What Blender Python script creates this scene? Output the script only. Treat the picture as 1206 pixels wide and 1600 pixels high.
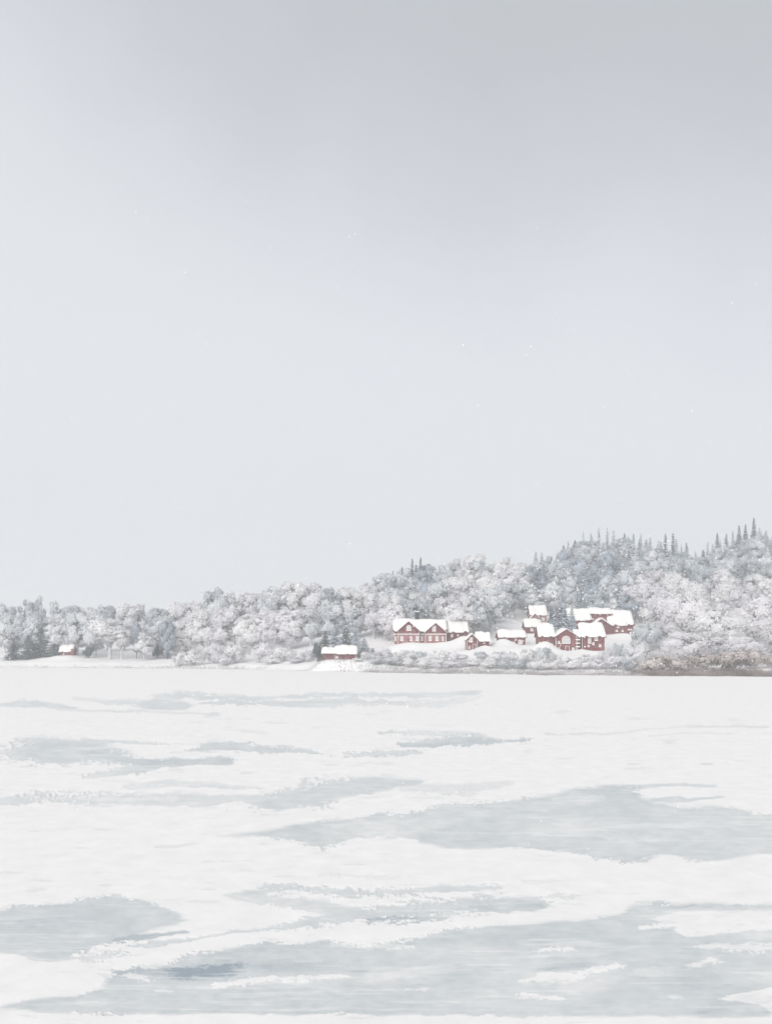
import bpy, math, random
import numpy as np
R = math.radians
rng = np.random.default_rng(7)
random.seed(7)
for o in list(bpy.data.objects): bpy.data.objects.remove(o)
S = bpy.context.scene
COL = S.collection

# ------------------------------------------------------------------ camera
CAM_H, F, HOR = 8.0, 1450.0, 1004.0      # eye height (m), focal length and horizon row on a 1206 x 1600 frame
cam = bpy.data.cameras.new('camera'); camo = bpy.data.objects.new('camera', cam); COL.objects.link(camo)
camo.location = (0, 0, CAM_H); camo.rotation_euler = (R(90), 0, 0)
cam.sensor_fit = 'VERTICAL'; cam.sensor_height = 36; cam.lens = 36*F/1600
cam.shift_y = (HOR-800)/1600
cam.clip_start = 0.1; cam.clip_end = 9000
S.camera = camo

# ------------------------------------------------------------------ sky, sun, exposure
def srgb(r, g, b):
    f = lambda c: (c/255/12.92) if c <= 10 else ((c/255+0.055)/1.055)**2.4
    return (f(r), f(g), f(b), 1)
SUN_EL, SUN_ROT = R(30), R(205)
W = bpy.data.worlds.new('World'); S.world = W; W.use_nodes = True
nt = W.node_tree; nt.nodes.clear(); N = nt.nodes.new; L = nt.links.new
out = N('ShaderNodeOutputWorld'); bg = N('ShaderNodeBackground'); bg.inputs[1].default_value = 1.0
sky = N('ShaderNodeTexSky'); sky.sky_type = 'NISHITA'; sky.sun_disc = False
sky.sun_elevation = SUN_EL; sky.sun_rotation = SUN_ROT
skym = N('ShaderNodeVectorMath'); skym.operation = 'SCALE'; skym.inputs['Scale'].default_value = 0.08
tc = N('ShaderNodeTexCoord'); sep = N('ShaderNodeSeparateXYZ'); L(tc.outputs['Generated'], sep.inputs[0])
nz = N('ShaderNodeTexNoise'); nz.inputs['Scale'].default_value = 1.6; nz.inputs['Detail'].default_value = 5
nz.inputs['Roughness'].default_value = 0.5
L(tc.outputs['Generated'], nz.inputs['Vector'])
# cloud deck: brighter low down, a darker bank higher up, bright again towards the zenith
a1 = N('ShaderNodeMath'); a1.operation = 'MULTIPLY_ADD'; a1.inputs[1].default_value = 0.20; L(sep.outputs['X'], a1.inputs[0]); L(sep.outputs['Z'], a1.inputs[2])
a2 = N('ShaderNodeMath'); a2.operation = 'MULTIPLY_ADD'; a2.inputs[1].default_value = 0.40; L(nz.outputs['Fac'], a2.inputs[0]); L(a1.outputs[0], a2.inputs[2])
a3 = N('ShaderNodeMath'); a3.operation = 'SUBTRACT'; a3.inputs[1].default_value = 0.20; L(a2.outputs[0], a3.inputs[0])
ramp = N('ShaderNodeValToRGB'); L(a3.outputs[0], ramp.inputs[0])
cr = ramp.color_ramp; cr.interpolation = 'B_SPLINE'
stops = [(0.0, (213,217,221)), (0.18, (217,220,223)), (0.34, (217,219,223)), (0.46, (208,210,215)), (0.56, (191,194,199)), (0.66, (178,182,186)), (0.80, (204,206,208)), (1.0, (224,225,226))]
cr.elements[0].position = 0; cr.elements[0].color = srgb(*stops[0][1]); cr.elements[1].position = 1; cr.elements[1].color = srgb(*stops[-1][1])
for p, c in stops[1:-1]:
    e = cr.elements.new(p); e.color = srgb(*c)
mx = N('ShaderNodeMix'); mx.data_type = 'RGBA'; mx.inputs[0].default_value = 0.94
L(sky.outputs[0], skym.inputs[0]); L(skym.outputs[0], mx.inputs[6]); L(ramp.outputs[0], mx.inputs[7])
L(mx.outputs[2], bg.inputs[0]); L(bg.outputs[0], out.inputs[0])
sl = bpy.data.lights.new('sun', 'SUN'); sl.energy = 2.1; sl.angle = R(45); sl.color = (1, 0.965, 0.92)
so = bpy.data.objects.new('sun', sl); COL.objects.link(so)
so.rotation_euler = (math.pi/2-SUN_EL, 0, R(-25)); so.location = (-40, -60, 120)
S.view_settings.view_transform = 'Standard'; S.view_settings.look = 'None'
S.view_settings.exposure = 0.21; S.view_settings.gamma = 1.0
S.cycles.max_bounces = 12; S.cycles.diffuse_bounces = 10; S.cycles.transmission_bounces = 10; S.cycles.volume_bounces = 1
S.cycles.transparent_max_bounces = 4

# ------------------------------------------------------------------ helpers
def tag(o, label=None, cat=None, group=None, kind=None):
    if label: o['label'] = label
    if cat: o['category'] = cat
    if group: o['group'] = group
    if kind: o['kind'] = kind
    return o
def empty(name, loc, rz=0):
    o = bpy.data.objects.new(name, None); COL.objects.link(o); o.location = loc; o.rotation_euler = (0, 0, rz)
    return o
class MB:
    def __init__(s): s.v = []; s.f = []
    def add(s, v, f):
        n = len(s.v); s.v += [tuple(p) for p in v]; s.f += [tuple(i+n for i in q) for q in f]; return s
    def box(s, x0, x1, y0, y1, z0, z1):
        v = [(x, y, z) for z in (z0, z1) for (x, y) in ((x0, y0), (x1, y0), (x1, y1), (x0, y1))]
        return s.add(v, [(3,2,1,0), (4,5,6,7), (0,1,5,4), (1,2,6,5), (2,3,7,6), (3,0,4,7)])
    def tube(s, pts, rad, n=6):
        pts = [np.array(p, float) for p in pts]; rings = []
        for i, p in enumerate(pts):
            d = pts[min(i+1, len(pts)-1)]-pts[max(i-1, 0)]; d = d/(np.linalg.norm(d)+1e-9)
            a = np.cross(d, (0.3, 1, 0.1)); a /= np.linalg.norm(a)+1e-9; b = np.cross(d, a)
            rings.append([p+rad[i]*(math.cos(t)*a+math.sin(t)*b) for t in [2*math.pi*k/n for k in range(n)]])
        v = [q for r in rings for q in r]; f = []
        for i in range(len(pts)-1):
            for k in range(n):
                k2 = (k+1) % n; f.append((i*n+k, (i+1)*n+k, (i+1)*n+k2, i*n+k2))
        f.append(tuple(range(n))); f.append(tuple(range((len(pts)-1)*n, len(pts)*n))[::-1])
        return s.add(v, f)
    def mesh(s, name, smooth=False):
        m = bpy.data.meshes.new(name); m.from_pydata(s.v, [], s.f); m.validate(); m.update()
        if smooth: m.shade_smooth()
        return m
    def build(s, name, mat, parent=None, smooth=False, bevel=0):
        o = bpy.data.objects.new(name, s.mesh(name, smooth)); COL.objects.link(o)
        o.data.materials.append(mat)
        if parent: o.parent = parent
        if bevel:
            b = o.modifiers.new('bevel', 'BEVEL'); b.width = bevel; b.segments = 2
        return o
def grid_mesh(name, X, Y, Z, mat, attrs=None, uvmat=None):
    r, c = X.shape
    m = bpy.data.meshes.new(name); co = np.stack([X, Y, Z], -1).reshape(-1, 3).astype(np.float32)
    i = np.arange(r*c).reshape(r, c)
    q = np.stack([i[:-1, :-1], i[:-1, 1:], i[1:, 1:], i[1:, :-1]], -1).reshape(-1, 4)
    m.vertices.add(r*c); m.vertices.foreach_set('co', co.ravel())
    m.loops.add(q.size); m.loops.foreach_set('vertex_index', q.ravel().astype(np.int32))
    m.polygons.add(len(q)); m.polygons.foreach_set('loop_start', (np.arange(len(q))*4).astype(np.int32))
    m.update(calc_edges=True); m.shade_smooth()
    for k, a in (attrs or {}).items():
        t = m.attributes.new(k, 'FLOAT', 'POINT'); t.data.foreach_set('value', a.ravel().astype(np.float32))
    m.materials.append(mat)
    o = bpy.data.objects.new(name, m); COL.objects.link(o); return o
_tabs = {}
def vnoise(x, y, seed=0):
    if seed not in _tabs: _tabs[seed] = np.random.default_rng(1000+seed).random((256, 256))
    t = _tabs[seed]; xi = np.floor(x).astype(int); yi = np.floor(y).astype(int); fx = x-xi; fy = y-yi
    fx = fx*fx*(3-2*fx); fy = fy*fy*(3-2*fy)
    a = t[xi % 256, yi % 256]; b = t[(xi+1) % 256, yi % 256]; c = t[xi % 256, (yi+1) % 256]; d = t[(xi+1) % 256, (yi+1) % 256]
    return (a*(1-fx)+b*fx)*(1-fy)+(c*(1-fx)+d*fx)*fy
def fbm(x, y, seed=0, o=4):
    s = 0; amp = .5; tot = 0
    for k in range(o):
        s = s+amp*vnoise(x*2**k, y*2**k, seed+k); tot += amp; amp *= .55
    return s/tot*2-1
def sstep(a, b, x):
    t = np.clip((x-a)/(b-a), 0, 1); return t*t*(3-2*t)

# ------------------------------------------------------------------ materials
def new_mat(name):
    m = bpy.data.materials.new(name); m.use_nodes = True; t = m.node_tree; b = t.nodes['Principled BSDF']
    return m, t, b, t.nodes.new, t.links.new
def noise_mat(name, c1, c2, scale, rough=0.8, bump=0.0, detail=5, bscale=None, stretch=(1, 1, 1), spec=0.2):
    m, t, b, N, L = new_mat(name)
    tc = N('ShaderNodeTexCoord'); mp = N('ShaderNodeMapping'); mp.inputs['Scale'].default_value = stretch
    L(tc.outputs['Object'], mp.inputs[0])
    n = N('ShaderNodeTexNoise'); n.inputs['Scale'].default_value = scale; n.inputs['Detail'].default_value = detail
    L(mp.outputs[0], n.inputs['Vector'])
    r = N('ShaderNodeValToRGB'); r.color_ramp.elements[0].position = .3; r.color_ramp.elements[1].position = .7
    r.color_ramp.elements[0].color = (*c1, 1); r.color_ramp.elements[1].color = (*c2, 1)
    L(n.outputs['Fac'], r.inputs[0]); L(r.outputs[0], b.inputs['Base Color'])
    b.inputs['Roughness'].default_value = rough; b.inputs['Specular IOR Level'].default_value = spec
    if bump:
        n2 = N('ShaderNodeTexNoise'); n2.inputs['Scale'].default_value = bscale or scale*3; n2.inputs['Detail'].default_value = 6
        L(mp.outputs[0], n2.inputs['Vector'])
        bp = N('ShaderNodeBump'); bp.inputs['Strength'].default_value = bump; bp.inputs['Distance'].default_value = .1
        L(n2.outputs['Fac'], bp.inputs['Height']); L(bp.outputs[0], b.inputs['Normal'])
    return m
SNOW_C = (0.86, 0.85, 0.845)
M_snow = noise_mat('snow', (0.81, 0.80, 0.80), (0.87, 0.86, 0.85), 0.08, 0.75, 0.25, bscale=1.2)
M_roofsnow = noise_mat('roof_snow', (0.86, 0.85, 0.825), (0.92, 0.905, 0.875), 0.6, 0.7, 0.15, bscale=3)
def board_mat(name, c1, c2, frost):
    m, t, b, N, L = new_mat(name)
    tc = N('ShaderNodeTexCoord'); n = N('ShaderNodeTexNoise'); n.inputs['Scale'].default_value = 1.1; n.inputs['Detail'].default_value = 6
    L(tc.outputs['Object'], n.inputs['Vector'])
    r = N('ShaderNodeValToRGB'); r.color_ramp.elements[0].position = .3; r.color_ramp.elements[1].position = .7
    r.color_ramp.elements[0].color = (*c1, 1); r.color_ramp.elements[1].color = (*c2, 1); L(n.outputs['Fac'], r.inputs[0])
    w = N('ShaderNodeTexWave'); w.wave_type = 'BANDS'; w.bands_direction = 'X'; w.inputs['Scale'].default_value = 1.6
    L(tc.outputs['Object'], w.inputs['Vector'])
    bp = N('ShaderNodeBump'); bp.inputs['Strength'].default_value = .5; bp.inputs['Distance'].default_value = .04
    L(w.outputs['Fac'], bp.inputs['Height']); L(bp.outputs[0], b.inputs['Normal'])
    n2 = N('ShaderNodeTexNoise'); n2.inputs['Scale'].default_value = .9; n2.inputs['Detail'].default_value = 8; n2.inputs['Roughness'].default_value = .7
    mp = N('ShaderNodeMapping'); mp.inputs['Location'].default_value = (5, 2, 9); L(tc.outputs['Object'], mp.inputs[0]); L(mp.outputs[0], n2.inputs['Vector'])
    r2 = N('ShaderNodeMapRange'); r2.inputs[1].default_value = .5-frost*.35; r2.inputs[2].default_value = .85; r2.inputs[4].default_value = .35+frost*.5
    L(n2.outputs['Fac'], r2.inputs[0])
    mx = N('ShaderNodeMix'); mx.data_type = 'RGBA'; L(r2.outputs[0], mx.inputs[0]); L(r.outputs[0], mx.inputs[6]); mx.inputs[7].default_value = (.72, .66, .66, 1)
    L(mx.outputs[2], b.inputs['Base Color']); b.inputs['Roughness'].default_value = .85; b.inputs['Specular IOR Level'].default_value = .15
    return m
M_red = board_mat('red_boards', (.115, .010, .012), (.23, .024, .024), .12)
M_redbrown = board_mat('brown_red_boards', (.14, .022, .016), (.25, .045, .032), .12)
M_redfrost = board_mat('frosted_red_boards', (.23, .05, .048), (.34, .10, .09), .38)
M_darkred = board_mat('dark_red_boards', (.10, .016, .018), (.19, .03, .03), .05)
M_white = noise_mat('white_trim', (.72, .69, .67), (.85, .82, .80), 2, .6)
M_glass = noise_mat('window_glass', (.50, .50, .50), (.66, .65, .64), 1.2, .15, spec=.5)  # pale base colour: sky reflection painted in, together with white curtains behind
M_darkglass = noise_mat('dark_window_glass', (.10, .11, .12), (.25, .26, .28), 1.2, .15, spec=.5)
M_black = noise_mat('sooty_brick', (.012, .013, .014), (.05, .05, .05), 3, .9, .3)
M_grey = noise_mat('weathered_boards', (.22, .20, .20), (.34, .31, .31), 2, .9, .2)
M_bark = noise_mat('bark', (.42, .41, .43), (.74, .73, .75), 1.5, .95, .3, stretch=(2, 2, .4))
M_barkdark = noise_mat('dark_bark', (.10, .10, .11), (.25, .25, .26), 1.5, .95, .3, stretch=(2, 2, .4))
def foliage_mat(name, twig, frost, lo, hi, transl=.25, nscale=.35):
    """twig colour under hoarfrost; the per-face attribute 'frost' says how much frost a clump carries"""
    m, t, b, N, L = new_mat(name)
    at = N('ShaderNodeAttribute'); at.attribute_name = 'frost'
    tc = N('ShaderNodeTexCoord'); n = N('ShaderNodeTexNoise'); n.inputs['Scale'].default_value = nscale; n.inputs['Detail'].default_value = 4
    oi = N('ShaderNodeObjectInfo'); ad = N('ShaderNodeVectorMath'); ad.operation = 'ADD'; sc = N('ShaderNodeVectorMath'); sc.operation = 'SCALE'
    cx = N('ShaderNodeCombineXYZ')
    for k in range(3): L(oi.outputs['Random'], cx.inputs[k])
    L(cx.outputs[0], sc.inputs[0]); sc.inputs['Scale'].default_value = 90; L(tc.outputs['Object'], ad.inputs[0]); L(sc.outputs[0], ad.inputs[1])
    L(ad.outputs[0], n.inputs['Vector'])
    a = N('ShaderNodeMath'); a.operation = 'MULTIPLY_ADD'; a.inputs[1].default_value = 1.1; L(n.outputs['Fac'], a.inputs[0]); a.inputs[2].default_value = -.55
    c = N('ShaderNodeMath'); c.operation = 'ADD'; L(a.outputs[0], c.inputs[0]); L(at.outputs['Fac'], c.inputs[1])
    r2 = N('ShaderNodeMath'); r2.operation = 'MULTIPLY_ADD'; r2.inputs[1].default_value = .30; L(oi.outputs['Random'], r2.inputs[0]); r2.inputs[2].default_value = -.15
    d = N('ShaderNodeMath'); d.operation = 'ADD'; L(c.outputs[0], d.inputs[0]); L(r2.outputs[0], d.inputs[1])
    mr = N('ShaderNodeMapRange'); mr.inputs[1].default_value = 0; mr.inputs[2].default_value = 1; mr.inputs[3].default_value = lo; mr.inputs[4].default_value = hi
    ge = N('ShaderNodeNewGeometry'); n3 = N('ShaderNodeTexNoise'); n3.inputs['Scale'].default_value = .075; n3.inputs['Detail'].default_value = 3; L(ge.outputs['Position'], n3.inputs['Vector'])
    w3 = N('ShaderNodeMath'); w3.operation = 'MULTIPLY_ADD'; w3.inputs[1].default_value = 2.6; w3.inputs[2].default_value = -1.3; L(n3.outputs['Fac'], w3.inputs[0])
    d3 = N('ShaderNodeMath'); d3.operation = 'ADD'; L(d.outputs[0], d3.inputs[0]); L(w3.outputs[0], d3.inputs[1])
    L(d3.outputs[0], mr.inputs[0])
    mx = N('ShaderNodeMix'); mx.data_type = 'RGBA'; mx.inputs[6].default_value = (*twig, 1); mx.inputs[7].default_value = (*frost, 1)
    L(mr.outputs[0], mx.inputs[0]); L(mx.outputs[2], b.inputs['Base Color']); b.inputs['Roughness'].default_value = .9; b.inputs['Specular IOR Level'].default_value = .1
    tr = N('ShaderNodeBsdfTranslucent'); L(mx.outputs[2], tr.inputs[0]); ms = N('ShaderNodeMixShader'); ms.inputs[0].default_value = transl
    L(b.outputs[0], ms.inputs[1]); L(tr.outputs[0], ms.inputs[2]); L(ms.outputs[0], t.nodes['Material Output'].inputs[0])
    return m
FM = {
 'pale':  foliage_mat('pale_hoarfrost', (.72, .73, .75), (.965, .955, .96), .60, 1.0, .25),
 'lilac': foliage_mat('lilac_hoarfrost', (.62, .61, .66), (.95, .935, .95), .45, 1.0, .25),
 'grey':  foliage_mat('grey_hoarfrost', (.42, .46, .50), (.90, .91, .925), .25, 1.0, .25),
 'blue':  foliage_mat('blue_grey_frost', (.30, .35, .41), (.70, .75, .82), .08, .66, .15),
 'dark':  foliage_mat('dark_evergreen', (.035, .055, .07), (.50, .57, .63), .0, .30, .1),
 'spruce': foliage_mat('snowy_spruce', (.36, .41, .45), (.84, .865, .895), .15, .92, .2),
 'black': foliage_mat('dark_spruce', (.03, .04, .05), (.35, .40, .44), .0, .4, .1),
 'brown': foliage_mat('brown_scrub', (.40, .33, .30), (.86, .81, .79), .05, .95, .2),
 'scrub': foliage_mat('grey_reed', (.27, .25, .25), (.72, .70, .70), .1, .9, .2),
 'reed': foliage_mat('dry_reed', (.17, .125, .115), (.60, .53, .52), .05, .85, .2),
}

# ------------------------------------------------------------------ ground heights
def U(x): return (x-603.0)/F
def shoreY(u):
    x = np.asarray(u)*F+603
    y = np.interp(x, [-900, 0, 300, 600, 900, 1200, 2000], [1041, 1043, 1045, 1051, 1055, 1057, 1059])
    u = np.asarray(u, float)
    return CAM_H*F/(y-HOR)+4.5*fbm(u*22+40, u*0+3.3, 131, 4)+1.5*fbm(u*90+40, u*0+7.7, 133, 3)
CP = []
def cp(x, Y, z): CP.append((U(x)*Y, Y, z))
for x in range(-700, 2000, 150):
    Ys = float(shoreY(U(x))); cp(x, Ys, .5); cp(x, Ys+6, 1.2); cp(x, 190, 0)
for x, y, Y in [(650,1006,277), (700,1005,281), (738,1017,266), (760,1009,270), (800,1009,273), (832,990,299), (842,974,332), (860,1006,262), (885,1018,259), (930,1015,262), (905,992,303), (960,993,303), (530,1030,261),(512,1028.5,261),(552,1030.5,261),(530,1032.5,258),(512,1031,258),(550,1033,258), (105,1025,313), (975,1010,275)]:
    cp(x, Y, CAM_H-(y-HOR)/F*Y); cp(x, Y+9, CAM_H-(y-HOR)/F*Y+.3)
for x, Y, z in [(-600,345,6), (-200,345,6), (20,345,4.5), (150,345,5), (250,350,5.5), (340,350,9), (450,352,14), (530,352,13), (560,330,11), (20,318,2.8), (170,318,3), (300,312,3), (420,300,3.5), (470,280,3), (600,270,3.5), (600,310,13), (640,390,29), (740,400,35), (830,400,31),
    (880,425,42), (950,430,48), (1000,430,48), (1040,430,45), (1090,430,38), (1150,430,47), (1195,430,51), (1300,430,52), (1600,430,45), (2000,430,40), (680,320,17), (760,320,16), (900,340,20), (960,340,21), (1050,260,3.5), (1150,255,3.5), (1100,300,9), (1100,350,20), (1200,350,22), (1600,300,8), (1500,350,20),
    (-600,450,2), (150,450,2), (450,450,8), (640,500,18), (950,560,20), (1300,560,20), (2000,560,20), (-600,620,0), (300,620,0), (900,700,0), (2000,700,0)]:
    cp(x, Y, z)
cpa = np.array(CP); A = np.sqrt(((cpa[:, None, :2]-cpa[None, :, :2])**2).sum(-1)+9); A = A-np.eye(len(A))*1.5
wts = np.linalg.solve(A, cpa[:, 2])
PADS = [(U(x)*Y, Y, CAM_H-(y-HOR)/F*Y, w/F*Y/2+2.0, 4.6 if Y < 265 else 5.5) for x, y, Y, w in
        ((672,1005,280,116), (746,1016,267,34), (800,1009.5,275,42), (833,990,299,26), (841,972.5,333,26), (896,1017,260,100), (940,992,303,100), (530,1030.5,262,56), (104,1024,314,22))]
MOUNDS = [(U(x)*Y, Y, h, r) for x, Y, h, r in ((783,273,1.7,3.2), (794,273,.7,3), (731,279,1.9,3.4), (720,279,.8,3), (757,267,1.4,2.6), (849,260,1.7,3.0), (858,260.5,1.1,2.6), (908,259,.5,2), (975,301,.6,4), (700,277,.4,4), (640,277,.3,3))]
def height(X, Y):
    X = np.asarray(X, float); Y = np.asarray(Y, float); sh = X.shape; x = X.ravel(); y = Y.ravel(); z = np.zeros(len(x))
    for i in range(0, len(x), 20000):
        d = np.sqrt((x[i:i+20000, None]-cpa[None, :, 0])**2+(y[i:i+20000, None]-cpa[None, :, 1])**2+9); z[i:i+20000] = d@wts
    Ys = shoreY(x/np.maximum(y, 1)); t = sstep(-3, 9, y-Ys)
    z = np.maximum(z, .4)*t-.5*(1-t)+t*(.25*fbm(x/9, y/9, 3)+.08*fbm(x/2, y/2, 8))
    for px, py, pz, rx, ry in PADS:      # levelled plots round the houses
        w = np.exp(-((np.abs(x-px)/rx)**4+(np.abs(y-py)/ry)**4)); z = z*(1-w)+(pz+.08*fbm(x/3, y/3, 9))*w
    for px, py, ph, r in MOUNDS:         # snow drifted against the walls
        z = z+ph*np.exp(-((x-px)**2+(y-py)**2)/r**2)
    return z.reshape(sh)
def hz(X, Y): return float(height(np.array([X]), np.array([Y]))[0])
u = np.linspace(-.8, .95, 420); rows = np.concatenate([np.linspace(195, 360, 230), np.linspace(362, 700, 120)])
UU, YY = np.meshgrid(u, rows); XX = UU*YY
tag(grid_mesh('snowy_hills', XX, YY, height(XX, YY), M_snow), kind='structure')
g = MB().box(-1500, 1500, -300, 1500, -1.6, -.62).build('snow_ground', M_snow); tag(g, kind='structure')

# ------------------------------------------------------------------ frozen lake: wind-blown snow over grey ice
polys = [
 (.50, [(345,1308),(430,1296),(500,1285),(570,1276),(640,1272),(700,1259),(750,1256),(800,1252),(850,1243),(900,1233),(950,1229),(995,1229),(1003,1245),(1030,1256),(1080,1262),(1150,1262),(1160,1270),(1206,1272),(1330,1275),(1330,1335),(1180,1335),(1120,1345),(1080,1348),(1050,1338),(1030,1335),(1010,1348),(980,1350),(930,1340),(880,1330),(800,1326),(700,1325),(640,1312),(600,1310),(560,1310),(535,1318),(510,1328),(480,1320),(450,1312),(400,1308)]),
 (.54, [(-120,1430),(0,1424),(25,1415),(100,1414),(130,1405),(170,1400),(230,1408),(280,1425),(290,1440),(240,1455),(200,1470),(150,1480),(110,1495),(80,1500),(40,1497),(0,1488),(-120,1480)]),
 (.54, [(-60,1574),(0,1572),(60,1562),(120,1558),(162,1545),(166,1530),(178,1518),(230,1512),(288,1500),(300,1492),(360,1487),(400,1480),(425,1473),(460,1479),(500,1471),(560,1480),(600,1476),(640,1470),(700,1456),(780,1448),(900,1440),(965,1430),(1000,1415),(1040,1411),(1080,1413),(1206,1413),(1330,1415),(1330,1592),(1206,1590),(900,1590),(500,1586),(150,1586),(80,1583),(20,1577)]),
]
neg = [(-1, [(1022,1436),(1060,1425),(1206,1424),(1340,1424),(1340,1454),(1206,1453),(1130,1459),(1070,1466),(1060,1452)]),
       (-1, [(1122,1563),(1160,1552),(1206,1545),(1340,1540),(1340,1610),(1206,1592),(1190,1572),(1150,1567)]),
       (-1, [(165,1545),(120,1557),(60,1561),(0,1570),(-80,1572),(-80,1500),(60,1505),(120,1500),(150,1512),(170,1520)])]
# strokes: strength, raggedness, [(x, y, half height)...]
strokes = [
 (.42,1,[(5,1101,3),(25,1101,5),(60,1099,5),(110,1105,2)]), (.36,1,[(120,1093,2),(200,1098,4),(250,1103,3),(270,1108,2)]),
 (.45,1,[(232,1099,2),(260,1091,6),(290,1087,6),(340,1089,4),(400,1092,3)]), (.26,1,[(90,1108,1.5),(200,1112,2),(340,1117,1.5)]), (.45,1,[(235,1104,6),(275,1104,7)]),
 (.42,2.2,[(320,1098,3),(400,1100,4),(520,1099,6),(620,1098,4)]), (.40,1,[(410,1091,2),(500,1087,3),(600,1088,3),(740,1085,4)]), (.20,2,[(600,1098,5),(680,1101,5),(725,1095,5)]),
 (.50,1,[(18,1184,3),(45,1176,13),(80,1173,20),(115,1175,20),(150,1180,14),(175,1186,9)]), (.62,1,[(150,1180,7),(200,1188,7),(250,1193,6),(300,1192,5),(345,1189,6)]),
 (.36,1.5,[(135,1157,4),(200,1160,2.5),(265,1164,1)]), (.45,1.5,[(150,1214,4),(200,1205,8),(240,1197,5)]),
 (.52,1,[(296,1175,1),(330,1167,5),(380,1168,7),(430,1172,5),(470,1175,3),(505,1178,1)]),
 (.40,1.5,[(535,1182,2),(590,1180,6),(650,1176,4)]), (.42,1.3,[(600,1147,2),(660,1146,3),(740,1150,3),(770,1155,2)]), (.66,1,[(635,1164,4),(680,1162,7),(730,1160,7),(775,1158,2.5),(828,1158,2.5)]),
 (.30,1,[(850,1147,1),(930,1148,1.2),(1000,1142,1),(1080,1135,1.2),(1195,1136,1)]), (.22,1,[(1010,1151,.8),(1080,1145,1),(1150,1147,.8)]), (.6,.5,[(1100,1195,1.2),(1108,1195,1.2)]),
 (.32,1.3,[(215,1231,5),(270,1226,6),(330,1229,4),(410,1232,1)]), (.38,2.4,[(-40,1253,6),(0,1253,6),(80,1247,8),(150,1250,9),(250,1250,10),(330,1252,9),(385,1247,4)]),
 (.36,1.2,[(380,1248,4),(410,1250,9),(432,1250,10)]), (.46,1,[(434,1258,11),(470,1248,14),(520,1235,15),(580,1226,13),(640,1222,6)]), (.22,1.8,[(640,1232,6),(720,1235,8),(790,1225,4)]),
 (.48,1.4,[(985,1231,2.5),(1060,1226,2.5),(1116,1228,2)]), (.55,1.4,[(1025,1251,2.5),(1060,1249,3.5),(1080,1251,2),(1122,1247,2)]),
 (.22,2,[(245,1325,2),(300,1319,2)]), (.2,1,[(325,1348,1),(395,1347,1)]), (.14,1.5,[(500,1368,2),(620,1374,2)]), (.24,2,[(1000,1412,3),(1206,1416,3),(1330,1418,3)]),
 (.80,2,[(195,1470,5),(240,1463,4),(285,1457,2)]), (.45,2,[(225,1478,4),(330,1463,2),(430,1450,2.5),(540,1436,2.5)]), (.3,2.2,[(60,1500,6),(140,1498,7),(180,1492,4)]),
 (.44,1.6,[(365,1401,3),(430,1387,5),(480,1390,5),(560,1399,6),(620,1395,5),(700,1390,5),(780,1386,3)]), (.34,2,[(385,1402,6),(440,1408,9),(500,1418,9),(540,1425,7)]),
 (.52,1.6,[(430,1452,4),(500,1440,8),(560,1430,10),(620,1428,11),(700,1420,13),(760,1413,14),(828,1413,9)]), (.80,1.4,[(590,1440,5),(640,1437,6),(682,1435,4)]), (.74,1.4,[(720,1424,4),(790,1420,6),(832,1418,5)]),
 (.25,2,[(820,1405,4),(900,1400,3)]), (.7,1.4,[(1015,1425,5),(1050,1418,3),(1085,1416,2)]), (.8,1.6,[(1122,1430,4),(1148,1428,4)]),
 (.40,2,[(1010,1475,3),(1100,1473,4),(1206,1470,4)]),
]
darks = [(.50,1,[(302,1521,11),(340,1520,12)]), (.30,1.3,[(345,1517,10),(420,1515,11),(500,1516,8),(565,1516,4)]), (.20,1,[(185,1522,9),(270,1520,9)]), (.30,1.4,[(850,1516,4),(880,1512,5),(910,1510,4)]),
         (.14,.6,[(790,1472,14),(850,1462,20),(905,1458,14)]), (.25,1.4,[(1105,1582,6),(1120,1578,7)]), (.16,1,[(560,1478,5),(600,1477,6)]), (.14,.8,[(940,1240,9),(985,1237,8)]), (.13,.7,[(480,1302,12),(520,1306,14)]), (.12,.7,[(40,1447,20),(120,1440,22),(180,1447,12)]), (.15,1.2,[(590,1476,5),(700,1472,4)])]
gaps = [(1,1.6,[(342,1541,3),(380,1535,5),(428,1531,4)]), (.9,1.8,[(450,1534,3),(500,1529,3),(535,1526,2)]), (1,1.6,[(826,1533,3),(865,1528,8),(905,1526,5),(918,1519,3),(968,1511,4)]), (1,1.6,[(848,1486,3),(890,1484,3)]), (.9,1.6,[(825,1558,4),(880,1561,2)]),
        (1,1.6,[(1008,1451,3),(1042,1447,4)]), (.8,1.8,[(1100,1479,4),(1150,1482,7),(1330,1483,7)]), (.8,1.8,[(1080,1510,3),(1115,1503,4)]), (.8,1.5,[(636,1548,2),(662,1547,2)]), (.6,1,[(248,1550,2),(262,1550,2)]), (.35,.5,[(1015,1520,8),(1030,1519,8)]), (.35,.5,[(600,1527,8),(690,1515,7)]), (.5,1.6,[(1060,1560,2),(1056,1559,3)]),
        (.6,1.8,[(520,1478,2),(620,1481,3),(640,1478,2)]), (.35,.8,[(885,1250,8),(925,1248,6)]), (.3,1,[(965,1312,6),(1000,1312,7)]), (.8,1.5,[(200,1524,3),(222,1530,4)]), (.8,1.5,[(235,1512,3),(262,1508,2)])]
PYr = np.concatenate([np.linspace(1041, 1100, 90), np.linspace(1100.8, 1640, 500), np.geomspace(1645, 4000, 40)])
PXc = np.concatenate([np.linspace(-6000, -720, 40), np.linspace(-700, -60, 70), np.linspace(-58.5, 1264, 900), np.linspace(1268, 1900, 70), np.linspace(1930, 7200, 40)])
PX, PY = np.meshgrid(PXc, PYr)
LY = CAM_H*F/(PY-HOR); LX = (PX-603)/F*LY
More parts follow.
